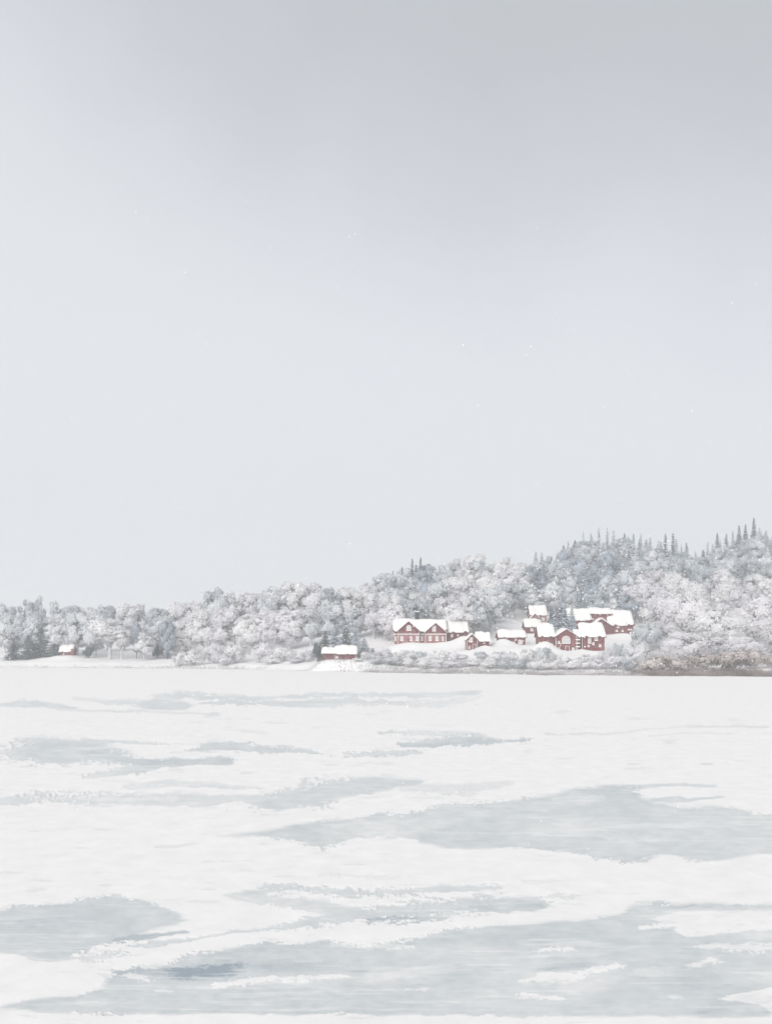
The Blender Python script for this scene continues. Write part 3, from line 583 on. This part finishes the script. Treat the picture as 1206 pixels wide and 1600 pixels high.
def spruce(seed, H=14., Wd=5., nleaf=2600, lean=0, sparse=0):
    rs = np.random.default_rng(seed); P, O, Z_, FR, EL = [], [], [], [], []; mb = MB(); tr = H*.016
    mb.tube([(0, 0, -.6), (0, 0, H*.5), (0, 0, H*.99)], [tr*1.3, tr*.7, tr*.12], 6)
    tiers = int(H*1.15)
    for i in range(tiers):
        f = (i+.3*rs.random())/tiers; z = H*(.10+.88*f); rad = Wd/2*(1-f)**.8*(.8+.35*rs.random())+.12; nb = max(4, int(8*(1-f)+3))
        for k in range(nb):
            if rs.random() < sparse: continue
            th = 2*math.pi*(k+rs.random()*.7)/nb+i*1.3; R_ = rad*(.75+.35*rs.random()); n = max(4, int(nleaf/tiers/nb*(1.3-f*.5)))
            t_ = rs.random(n)**.75; zz = z-.42*R_*t_**1.4+.16*R_*np.clip(t_-.75, 0, 1)*4
            d = np.array([math.cos(th), math.sin(th)]); lat = rs.normal(size=n)*(.20*R_*(1-t_*.6)+.06)
            p = np.stack([d[0]*R_*t_-d[1]*lat, d[1]*R_*t_+d[0]*lat, zz-.14*abs(rs.normal(size=n))], 1)
            o = np.stack([np.full(n, d[0]), np.full(n, d[1]), np.full(n, .55)], 1); o /= np.linalg.norm(o, axis=1, keepdims=True)
            P.append(p); O.append(o); Z_.append((.13+.16*rs.random(n))*(1-.35*f)); FR.append(np.clip(.15+.75*rs.random()*np.ones(n)+.25*(rs.random(n)-.5), 0, 1)); EL.append(1+1.2*rs.random(n))
            if k % 2 == 0: mb.tube([(0, 0, z), (d[0]*R_*.8, d[1]*R_*.8, z-.3*R_)], [tr*.22, tr*.06], 3)
    P, O, Z_, FR, EL = map(np.concatenate, (P, O, Z_, FR, EL))
    return leaf_mesh('crown', P, O, Z_, FR, EL, soft=.55), mb.mesh('trunk', True)
PROTO = {
 'broad': [broad_tree(11+i, 14, 9+.6*i, .03, 52+3*i, 6800) for i in range(5)],
 'willow': [broad_tree(31+i, 13, 14, .04, 58, 11000, .22, .9, core=.80, weep=1.2) for i in range(3)],
 'open': [broad_tree(51+i, 15, 10, .34, 18, 2600, .24, .9, core=.7) for i in range(2)],
 'shrub': [broad_tree(61+i, 3.4, 5.4, .0, 34, 4200, .105, .75, core=.35) for i in range(4)],
 'spruce': [spruce(71+i, 15, 5+.5*i) for i in range(4)],
 'thin': [spruce(81+i, 15, 3.0+.4*i, 1500, sparse=.3) for i in range(3)],
 'bare': [broad_tree(91+i, 12, 8, .3, 22, 500, .16, .9, core=0) for i in range(2)],
}
SIZE = {'broad': (14, 10), 'willow': (13, 14.5), 'open': (15, 10), 'shrub': (3.4, 5.6), 'spruce': (15, 5.6), 'thin': (15, 3.4), 'bare': (12, 8)}
NAME = {'broad': 'frosted_tree', 'willow': 'frosted_willow', 'open': 'frosted_tree', 'shrub': 'frosted_shrub', 'spruce': 'spruce_tree', 'thin': 'spruce_tree', 'bare': 'bare_tree'}
for v in PROTO.values():
    for c, tk in v:
        c.materials.append(FM['pale']); tk.materials.append(M_bark)
count = {}
# image buckets used only to decide which trees would be wholly hidden and can be left out
bw, bh, bs = 260, 110, 6
cover = np.zeros((bh, bw), bool); oy = 700
def rect(X, Y, z0, H, Wd):
    cx = X/Y*F+603; w = Wd/Y*F/2*.85; yt = HOR-(z0+H-CAM_H)/Y*F; yb = HOR-(z0+.1*H-CAM_H)/Y*F
    return [int(np.clip((cx-w+180)/bs, 0, bw)), int(np.clip((cx+w+180)/bs+1, 0, bw)), int(np.clip((yt-oy)/bs, 0, bh)), int(np.clip((yb-oy)/bs+1, 0, bh))]
def visible_share(r):
    s = cover[r[2]:r[3], r[0]:r[1]]; return 1.0 if s.size == 0 else 1-s.mean()
def mark(X, Y, z0, H, Wd):
    a, b_, c, d = rect(X, Y, z0, H*.93, Wd*.72)
    cover[c:d, a:b_] = True
NAMED = []      # things whose label is finished once all their neighbours are known
def ordinal(n):
    w = ['first','second','third','fourth','fifth','sixth','seventh','eighth','ninth','tenth','eleventh','twelfth']
    return w[n] if n < 12 else '%d%s' % (n+1, {1:'st',2:'nd',3:'rd'}.get((n+1) % 10 if (n+1)//10 % 10 != 1 else 0, 'th'))
def plant(kind, X, Y, H, Wd, tone, label, cat, group, name=None, bark=None, dz=-.15):
    lst = PROTO[kind]; i = count.get(kind, 0); count[kind] = i+1; c, tk = lst[i % len(lst)]
    h0, w0 = SIZE[kind]; z0 = hz(X, Y)+dz
    e = tag(empty(name or NAME[kind], (X, Y, z0), random.random()*6.28), label, cat, group); e.scale = (Wd/w0, Wd/w0, H/h0)
    for nm, me, mt in (('crown', c, FM[tone]), ('trunk', tk, bark or (M_barkdark if tone in ('dark', 'black', 'blue', 'spruce') else M_bark))):
        o = bpy.data.objects.new(nm, me); COL.objects.link(o); o.parent = e; o.material_slots[0].link = 'OBJECT'; o.material_slots[0].material = mt
    if group: NAMED.append((e, X/Y*F+603, HOR-(z0+H*.6-CAM_H)/Y*F, tone, kind))
    mark(X, Y, z0, H, Wd); return e
def tree_px(kind, x, ytop, Y, wpx, tone, label, cat='tree', group=None, **k):
    X = U(x)*Y; z0 = hz(X, Y)-.15; H = CAM_H+(HOR-ytop)/F*Y-z0
    return plant(kind, X, Y, max(H, 1), wpx/F*Y, tone, label, cat, group, **k)
# --- single trees that the picture shows one by one
tree_px('bare', 691, 938, 296, 34, 'grey', 'thin bare grey tree rising behind the snowy roof right of the black chimney', bark=M_barkdark)
for x, yt, w in ((21,1004,34), (45,990,38), (64,978,34), (84,1000,30)):
    tree_px('spruce', x, yt, 311+(x % 5), w, 'dark', 'dark blue green evergreen in the clump left of the tiny hut', group='dark evergreens left of the tiny hut')
tree_px('shrub', 139, 1010, 313, 22, 'dark', 'round dark grey bush between the tiny hut and the tall pale tree', 'bush')
tree_px('open', 172, 962, 309, 84, 'pale', 'wide pale frosted tree on tall bare trunks right of the tiny hut')
tree_px('open', 190, 975, 307, 42, 'pale', 'slender pale frosted tree with one long grey trunk close to the lake')
tree_px('broad', 226, 986, 306, 36, 'pale', 'small rounded white frosted tree beside the tall pale tree with bare trunks')
tree_px('shrub', 246, 1006, 312, 22, 'dark', 'dark bush at the foot of the small rounded white tree', 'bush')
tree_px('shrub', 260, 1014, 309, 16, 'blue', 'small blue grey bush right of the dark bush by the shore', 'bush')
for x, yt, w, kd in ((508,984,34,'spruce'), (524,974,40,'spruce'), (541,980,38,'spruce'), (556,984,36,'spruce'), (569,996,32,'spruce'), (577,1012,22,'shrub')):
    tree_px(kd, x, yt, 271+(x % 4), w, 'blue' if x > 550 or x == 524 else 'dark', 'dark blue grey evergreen close behind the boathouse', group='evergreens behind the boathouse', name='spruce_tree' if kd == 'spruce' else 'evergreen_bush')
tree_px('willow', 1062, 912, 268, 120, 'lilac', 'huge rounded frosted willow towering right of the barn')
tree_px('willow', 1118, 940, 258, 110, 'pale', 'broad pale frosted willow with low crown by the right edge of the shore woods')
tree_px('willow', 1185, 925, 272, 110, 'lilac', 'tall lilac grey willow at the far right of the shore')
tree_px('willow', 1010, 968, 256, 60, 'grey', 'grey frosted willow just right of the barn end')
tree_px('willow', 1070, 985, 247, 90, 'lilac', 'low spreading lilac willow near the brown shore scrub')
tree_px('willow', 1150, 990, 243, 100, 'lilac', 'low frosted willow above the darkest brown scrub')
tree_px('shrub', 1000, 1006, 250, 36, 'pale', 'whitish frosted shrub below the grey willow', 'bush')
tree_px('willow', 1235, 960, 250, 100, 'pale', 'pale willow cut by the right edge of the picture')
for i, (x, yt, w) in enumerate(((1020,1022,56), (1062,1024,52), (1100,1020,56), (1140,1018,56), (1178,1014,50), (1215,1020,44))):
    tree_px('shrub', x, yt-1, 227.5+i % 3*2, w*1.15, 'brown', 'brownish shrub with frosted top on the shore bank below the willows', 'bush', 'brown shrubs along the right shore', name='shore_shrub')
tree_px('broad', 262, 966, 309, 30, 'blue', 'blue grey tree in a dark gap of the left shore woods')
tree_px('broad', 214, 966, 311, 20, 'blue', 'narrow dark grey tree between two pale trees right of the tiny hut')
tree_px('shrub', 366, 1004, 293, 16, 'dark', 'small dark bush among the pale shrubs at the middle of the left shore', 'bush')
tree_px('shrub', 497, 1004, 268, 22, 'dark', 'dark round bush just left of the boathouse roof', 'bush')
# hedge behind the manor roof
for x in (626, 662, 676, 690, 704, 718):
    tree_px('shrub', x, 962.5, 293, 18, 'blue', 'dark low bush peeping over the snowy roof of the large house', 'bush', 'dark bushes behind the large roof', name='garden_bush')
for x, yt, w in ((864,950,22), (878,948,26)):
    tree_px('shrub', x, yt, 293, w, 'dark', 'dark slate bush in the hollow %s the slate blue spruces' % ('left of' if x < 870 else 'under'), 'bush')
for x, yt, w in ((867,944,30), (880,938,30), (893,948,26)):
    tree_px('spruce', x, yt, 290, w, 'blue', 'slate blue spruce between the highest cottage and the barn', group='slate blue spruces behind the wide gable house')
# frosted shrubs between village and lake
sh = [(575,1018,30),(600,1012,34),(628,1016,34),(655,1018,30),(683,1015,34),(706,1018,30),(722,1022,22),(752,1019,30),(775,1017,34),(800,1018,34),(826,1014,34),(850,1012,36),(866,1021,30),(892,1026,36),(916,1023,34),(944,1017,34),(970,1004,34),(990,1012,34),(560,1030,24),(590,1028,40),(640,1030,40),(690,1031,40),(740,1032,40),(790,1031,40),(840,1030,40),(935,1031,40),(985,1028,40),(615,1030,44),(665,1029,44),(715,1032,44),(765,1030,44),(815,1031,44),(862,1033,40),(890,1035,40),(912,1033,40),(960,1026,44),(1003,1030,40),(588,1019,34),(642,1017,34),(790,1022,34)]
for i, (x, yt, w) in enumerate(sh):
    Y = float(shoreY(U(x)))+(15 if yt < 1026 else 7)
    tree_px('shrub', x, yt-3 if yt > 1026 else yt-1, Y, w*1.05, ('pale', 'lilac', 'pale', 'grey')[i % 4] if x < 935 else ('grey', 'lilac')[i % 2], 'low frosted shrub on the snowy bank between the red houses and the lake', 'bush', 'frosted shrubs below the village')
for i, (x, yt, w) in enumerate(((300,1012,40),(335,1006,44),(370,1000,46),(410,1004,44),(445,1008,44),(480,1014,30),(280,1020,26),(350,1020,36),(425,1024,40),(465,1026,36))):
    tree_px('shrub', x, yt, 290-.09*(x-280)+(6 if yt < 1010 else 0), w*1.1, ('pale', 'lilac')[i % 2], 'low frosted shrub at the lake edge left of the boathouse', 'bush', 'frosted shrubs left of the boathouse')
# --- rows of frosted trees on the left shore, front row then the taller row behind
front = [(20,955,50,'grey'),(55,950,52,'grey'),(92,955,50,'grey'),(122,952,48,'grey'),(150,955,50,'grey'),(252,958,50,'grey'),(285,965,56,'pale'),(318,950,58,'pale'),(352,945,58,'lilac'),(388,955,58,'pale'),(420,948,60,'lilac'),(452,945,60,'lilac'),(486,950,56,'grey'),(520,940,50,'grey'),(590,955,56,'pale'),(560,950,50,'grey')]
for x, yt, w, tn in front:
    tree_px('broad', x, yt, 318-.05*max(0, x-250), w, tn, 'round frosted tree in the front row of the left shore woods', group='front row of the left shore woods')
back = [(8,938,36),(42,930,26),(62,927,24),(88,936,36),(112,940,32),(140,943,40),(168,940,38),(195,936,38),(222,940,38),(248,945,36),(272,934,40),(302,934,44),(338,913,36),(365,922,38),(395,921,42),(425,910,44),(456,902,50),(488,906,48),(518,915,44),(545,912,40)]
for i, (x, yt, w) in enumerate(back):
    tree_px('broad' if w > 30 else 'open', x, yt, 342+i % 3*3, w*1.25, ('grey', 'pale', 'lilac')[i % 3] if x > 130 else 'grey', 'tall frosted tree in the back row of the left shore woods, its top against the sky', group='back row of the left shore woods')
# --- woods on the slopes
cand = []
HR = [(606,735,950,1012,277), (724,770,983,1022,266), (772,826,980,1014,273), (815,850,942,995,298), (820,862,942,978,333), (860,898,936,980,284), (840,950,968,1022,259), (884,995,946,996,302), (498,562,1004,1036,253)]
def blocked(X, Y, z0, H, Wd):
    cx = X/Y*F+603; w = Wd/Y*F/2; yt = HOR-(z0+H-CAM_H)/Y*F; yb = HOR-(z0-CAM_H)/Y*F
    return any(cx+w > a and cx-w < b_ and yt < d and yb > c and Y < yy+12 for a, b_, c, d, yy in HR)
yrow = 278.0
while yrow < 432:
    step = 6.6+(yrow-270)*.010
    xx = U(545)*yrow
    while xx < U(1290)*yrow:
        cand.append((xx+rng.normal()*1.8, yrow+rng.normal()*1.5)); xx += step
    yrow += step*.9
cand.sort(key=lambda c: c[1])
def near(x, y, cs): return any(((x-a)/rx)**2+((y-b_)/ry)**2 < 1 for a, b_, rx, ry in cs)
BLUE = [(655,905,44,34), (850,900,40,30), (910,905,85,50), (1080,880,60,22), (640,895,40,22), (875,955,34,30), (925,925,50,36), (960,930,20,36), (1095,905,34,22), (545,985,40,30), (870,890,30,25)]
nw = 0
for X, Y in cand:
    x = X/Y*F+603; z0 = hz(X, Y)
    hill = 'right' if x > 835 and Y > 300 else 'mid'
    H = random.uniform(10.5, 15.5); Wd = random.uniform(9, 12)
    yt = HOR-(z0+H-CAM_H)/Y*F; ymid = HOR-(z0+H*.6-CAM_H)/Y*F
    sky_line = np.interp(x, [545,570,600,625,650,700,740,800,830,880,910,960,1000,1040,1080,1095,1120,1150,1200,1300], [915,906,893,886,879,873,862,870,874,853,840,836,842,850,862,868,852,838,832,830])
    if yt < sky_line-2:
        H -= (sky_line+random.uniform(-1, 6)-yt)/F*Y
        if H < 5: continue
    kind, tone = 'broad', random.choice(['pale', 'lilac', 'grey', 'grey', 'pale'])
    if hill == 'right':
        if random.random() < (.30 if ymid > 850 else .42): kind, tone, Wd = 'spruce', random.choice(['spruce', 'spruce', 'grey']), random.uniform(5, 7)
        else: tone = random.choice(['grey', 'grey', 'spruce'])
    if near(x, ymid, BLUE): kind, tone, Wd = random.choice([('spruce', 'blue', 6), ('broad', 'spruce', 9), ('broad', 'spruce', 8.5), ('broad', 'blue', 8), ('broad', 'grey', 9)]) if x > 700 else ('broad', random.choice(['blue', 'grey']), 9)
    if hill == 'right' and x > 985 and ymid > 905: kind, tone, Wd = 'broad', random.choice(['lilac', 'pale']), 10
    if x < 690 and x > 570 and kind == 'broad' and tone == 'pale' and ymid < 930: tone = 'grey'
    if blocked(X, Y, z0, H, Wd): continue
    if visible_share(rect(X, Y, z0, H, Wd)) < .22: continue
    if kind == 'spruce':
        lab, grp = ('snow-dusted spruce in the woods of the right hill slope', 'spruces of the right hill slope') if hill == 'right' else ('snow-dusted spruce among pale trees on the middle hill slope', 'spruces of the middle hill slope')
        if tone == 'blue': lab = lab.replace('snow-dusted', 'blue grey'); grp = 'blue grey '+grp
    else:
        lab, grp = ('frosted leafless tree in the woods of the right hill slope', 'frosted trees of the right hill slope') if hill == 'right' else ('frosted leafless tree on the middle hill slope above the village', 'frosted trees of the middle hill slope')
    plant(kind, X, Y, H*(1.12 if kind == 'spruce' else 1), Wd, tone, lab, 'tree', grp); nw += 1
# --- spruce tips on the ridges
tips = [(628,884,10,'black'),(644,871,11,'black'),(657,868,12,'black'),(650,880,14,'black'),(614,890,10,'dark'),
        (837,861,12,'spruce'),(846,862,12,'spruce'),(880,850,12,'dark'),(887,843,11,'spruce'),(898,842,16,'dark'),(911,829,10,'spruce'),(923,832,14,'spruce'),(935,823,9,'spruce'),(948,823,10,'spruce'),(958,827,12,'spruce'),(975,832,11,'dark'),(989,832,10,'spruce'),(1001,833,10,'spruce'),(1015,838,12,'spruce'),
        (1032,846,10,'dark'),(1039,832,10,'dark'),(1051,831,10,'dark'),(1056,840,12,'spruce'),(1064,850,10,'spruce'),(1072,846,10,'dark'),(1086,860,10,'spruce'),(1098,858,16,'black'),(1105,845,10,'spruce'),(1113,848,12,'spruce'),(1120,830,13,'dark'),(1124,840,12,'spruce'),(1134,832,11,'dark'),(1144,828,10,'spruce'),(1154,819,12,'dark'),(1164,817,13,'dark'),(1177,806,13,'dark'),(1186,822,14,'spruce'),(1196,828,14,'spruce'),(1215,820,14,'spruce'),(1235,826,14,'dark')]
for i, (x, yt, w, tn) in enumerate(tips):
    Y = 395 if x < 700 else 428
    lab = ('dark pointed spruce standing up from the crest of the middle hill', 'dark spruces on the middle hill crest') if x < 700 else ('pointed spruce breaking the skyline of the right hill', 'spruces on the skyline of the right hill')
    tree_px('thin' if w < 12 else 'spruce', x, yt, Y+i % 3, w*1.35, tn, lab[0], group=lab[1])
print('woods', nw, count)

TONE = {'pale': 'whitish', 'lilac': 'lilac', 'grey': 'pale grey', 'blue': 'slate blue', 'dark': 'dark', 'spruce': 'snow-dusted', 'black': 'blackish', 'brown': 'brownish'}
LAND = [(600, 'right of the boathouse'), (660, 'above the manor chimney'), (725, 'above the manor wing'), (775, 'above the gabled cottage'), (820, 'above the long shed'), (862, 'above the highest cottage'), (925, 'above the wide gable house'),
        (1000, 'above the barn'), (1075, 'above the huge willow'), (1135, 'in the hill dip'), (9999, 'at the right edge')]
cells = {}
for e, x, y, tone, kind in NAMED:
    g = e['group']
    if 'slope' in g:
        top = np.interp(x, [545, 600, 650, 740, 830, 880, 960, 1090, 1200], [915, 893, 879, 862, 874, 853, 836, 866, 830]); f = (1000-y)/(1000-top)
        band = 'low' if f < .42 else 'halfway up' if f < .68 else 'near the crest'
        land = next(t for lim, t in LAND if x < lim); what = TONE[tone]+(' spruce' if kind in ('spruce', 'thin') else ' frosted tree')
        cells.setdefault((what, band+' '+land), []).append((x, e))
    else:
        what, where = {
         'front row of the left shore woods': ('frosted tree', 'in the front row of the left shore woods'),
         'back row of the left shore woods': ('frosted tree', 'in the back row of the left shore woods'),
         'spruces on the skyline of the right hill': ('pointed spruce', 'along the skyline of the right hill'),
         'dark spruces on the middle hill crest': ('dark spruce', 'on the crest above the manor'),
         'frosted shrubs left of the boathouse': ('frosted shrub', 'at the lake edge left of the boathouse'),
         'frosted shrubs below the village': ('frosted shrub', 'on the bank between the red houses and the lake'),
         'brown shrubs along the right shore': ('brownish shrub', 'on the shore bank below the willows'),
         'dark bushes behind the large roof': ('dark bush', 'behind the snowy roof of the manor'),
         'slate blue spruces behind the wide gable house': ('slate blue spruce', 'between the highest cottage and the barn'),
         'dark evergreens left of the tiny hut': ('dark evergreen', 'in the clump left of the tiny hut'),
         'evergreens behind the boathouse': ('dark evergreen', 'close behind the boathouse')}.get(g, (None, None))
        if what: cells.setdefault((what, where), []).append((x, e))
for (what, where), lst in cells.items():
    lst.sort(key=lambda q: q[0])
    for i, (x, e) in enumerate(lst):
        e['label'] = what+' '+where if len(lst) == 1 else ordinal(i)+' '+what+' from the left '+where

# ------------------------------------------------------------------ reeds and dry grass along the shore
def reeds(name, spans, mat, kindlabel):
    P = []; FR = []
    for x0, x1, n, h0, h1, y0, y1 in spans:
        x = rng.uniform(x0, x1, n); Ys = shoreY(U(x))+rng.uniform(y0, y1, n); X = U(x)*Ys; dens = fbm(X/4, Ys/3, 5, 3)
        keep = dens > rng.uniform(-.8, .35, n); P.append(np.stack([X, Ys, rng.uniform(h0, h1, n)*(.75+.5*dens)], 1)[keep])
    P = np.concatenate(P); n = len(P); z = np.maximum(height(P[:, 0], P[:, 1]), .05)-.05
    th = rng.uniform(0, math.pi, n); wd = rng.uniform(.03, .08, n); lx, ly = rng.normal(size=n)*.18, rng.normal(size=n)*.18
    a = np.stack([P[:, 0]-np.cos(th)*wd, P[:, 1]-np.sin(th)*wd, z], 1); b_ = np.stack([P[:, 0]+np.cos(th)*wd, P[:, 1]+np.sin(th)*wd, z], 1)
    c = np.stack([P[:, 0]+lx*P[:, 2]+np.cos(th)*wd*.4, P[:, 1]+ly*P[:, 2], z+P[:, 2]], 1); d = c-np.stack([np.cos(th)*wd*.8, 0*th, 0*th], 1)
    V = np.stack([a, b_, c, d], 1).reshape(-1, 3); m = bpy.data.meshes.new(name)
    m.vertices.add(4*n); m.vertices.foreach_set('co', V.ravel().astype(np.float32)); m.loops.add(4*n); m.loops.foreach_set('vertex_index', np.arange(4*n, dtype=np.int32))
    m.polygons.add(n); m.polygons.foreach_set('loop_start', (np.arange(n)*4).astype(np.int32)); m.update(calc_edges=True)
    t = m.attributes.new('frost', 'FLOAT', 'POINT'); t.data.foreach_set('value', np.tile([0.1, .1, .9, .9], n).astype(np.float32)*np.repeat(rng.uniform(.5, 1.1, n), 4).astype(np.float32))
    m.materials.append(mat); o = bpy.data.objects.new(name, m); COL.objects.link(o); return tag(o, kindlabel, 'reeds', kind='stuff')
reeds('frosted_reeds', [(-200, 560, 7000, .25, .6, -2, 5), (560, 1010, 11000, .4, 1.1, -3, 5), (640, 1010, 4000, .3, .7, -4, -1)], FM['scrub'], 'grey frosted reeds in a thin band along the lake shore')
reeds('brown_reeds', [(790, 1010, 2500, .3, .6, -3, 0), (985, 1290, 9000, .7, 1.7, -2, 6), (1000, 1290, 4500, .25, .7, -4, 0), (1080, 1290, 5000, .4, 1.2, -3, 2)], FM['reed'], 'brown dry reeds and scrub along the right shore')

# ------------------------------------------------------------------ falling snow
mb = MB(); rs = np.random.default_rng(5)
def flake(x, y, Y, r):
    c = np.array([(x-603)/F*Y, Y, CAM_H+(HOR-y)/F*Y]); v = []
    d = [(1,0,0),(0,1,0),(-1,0,0),(0,-1,0),(0,0,1),(0,0,-1)]
    q = np.array(d)*r*rs.uniform(.55, 1.2, (6, 1))+rs.normal(size=(6, 3))*r*.15+c
    mb.add(q, [(0,1,4),(1,2,4),(2,3,4),(3,0,4),(1,0,5),(2,1,5),(3,2,5),(0,3,5)])
for _ in range(260):
    Y = rs.uniform(9, 40); flake(rs.uniform(-200, 1400), rs.uniform(300, 1330), Y, rs.uniform(.7, 1.5)*Y/F)
for _ in range(500):
    Y = rs.uniform(10, 45); flake(rs.uniform(-200, 1400), rs.uniform(100, 1330), Y, rs.uniform(.35, .8)*Y/F)
for _ in range(420):
    Y = rs.uniform(60, 215); flake(rs.normal(880, 170), rs.normal(945, 45), Y, rs.uniform(.7, 1.7)*Y/F)
for _ in range(260):
    Y = rs.uniform(60, 215); flake(rs.uniform(-150, 1350), rs.uniform(880, 1046), Y, rs.uniform(.6, 1.4)*Y/F)
M_flake = noise_mat('snowflake', (.88, .88, .88), (.93, .93, .93), 2, .8)
tag(mb.build('falling_snow', M_flake), 'scattered white snowflakes drifting down through the air over the lake', 'snow', kind='stuff')

# ------------------------------------------------------------------ haze
hm = bpy.data.materials.new('haze_air'); hm.use_nodes = True; t = hm.node_tree; t.nodes.clear()
o_ = t.nodes.new('ShaderNodeOutputMaterial'); v_ = t.nodes.new('ShaderNodeVolumePrincipled')
v_.inputs['Color'].default_value = (.95, .965, .985, 1); v_.inputs['Density'].default_value = 0.0010; v_.inputs['Anisotropy'].default_value = .2
t.links.new(v_.outputs[0], o_.inputs['Volume'])
tag(MB().box(-1520, 1520, -320, 1520, -2.6, 85).build('haze', hm), kind='stuff')
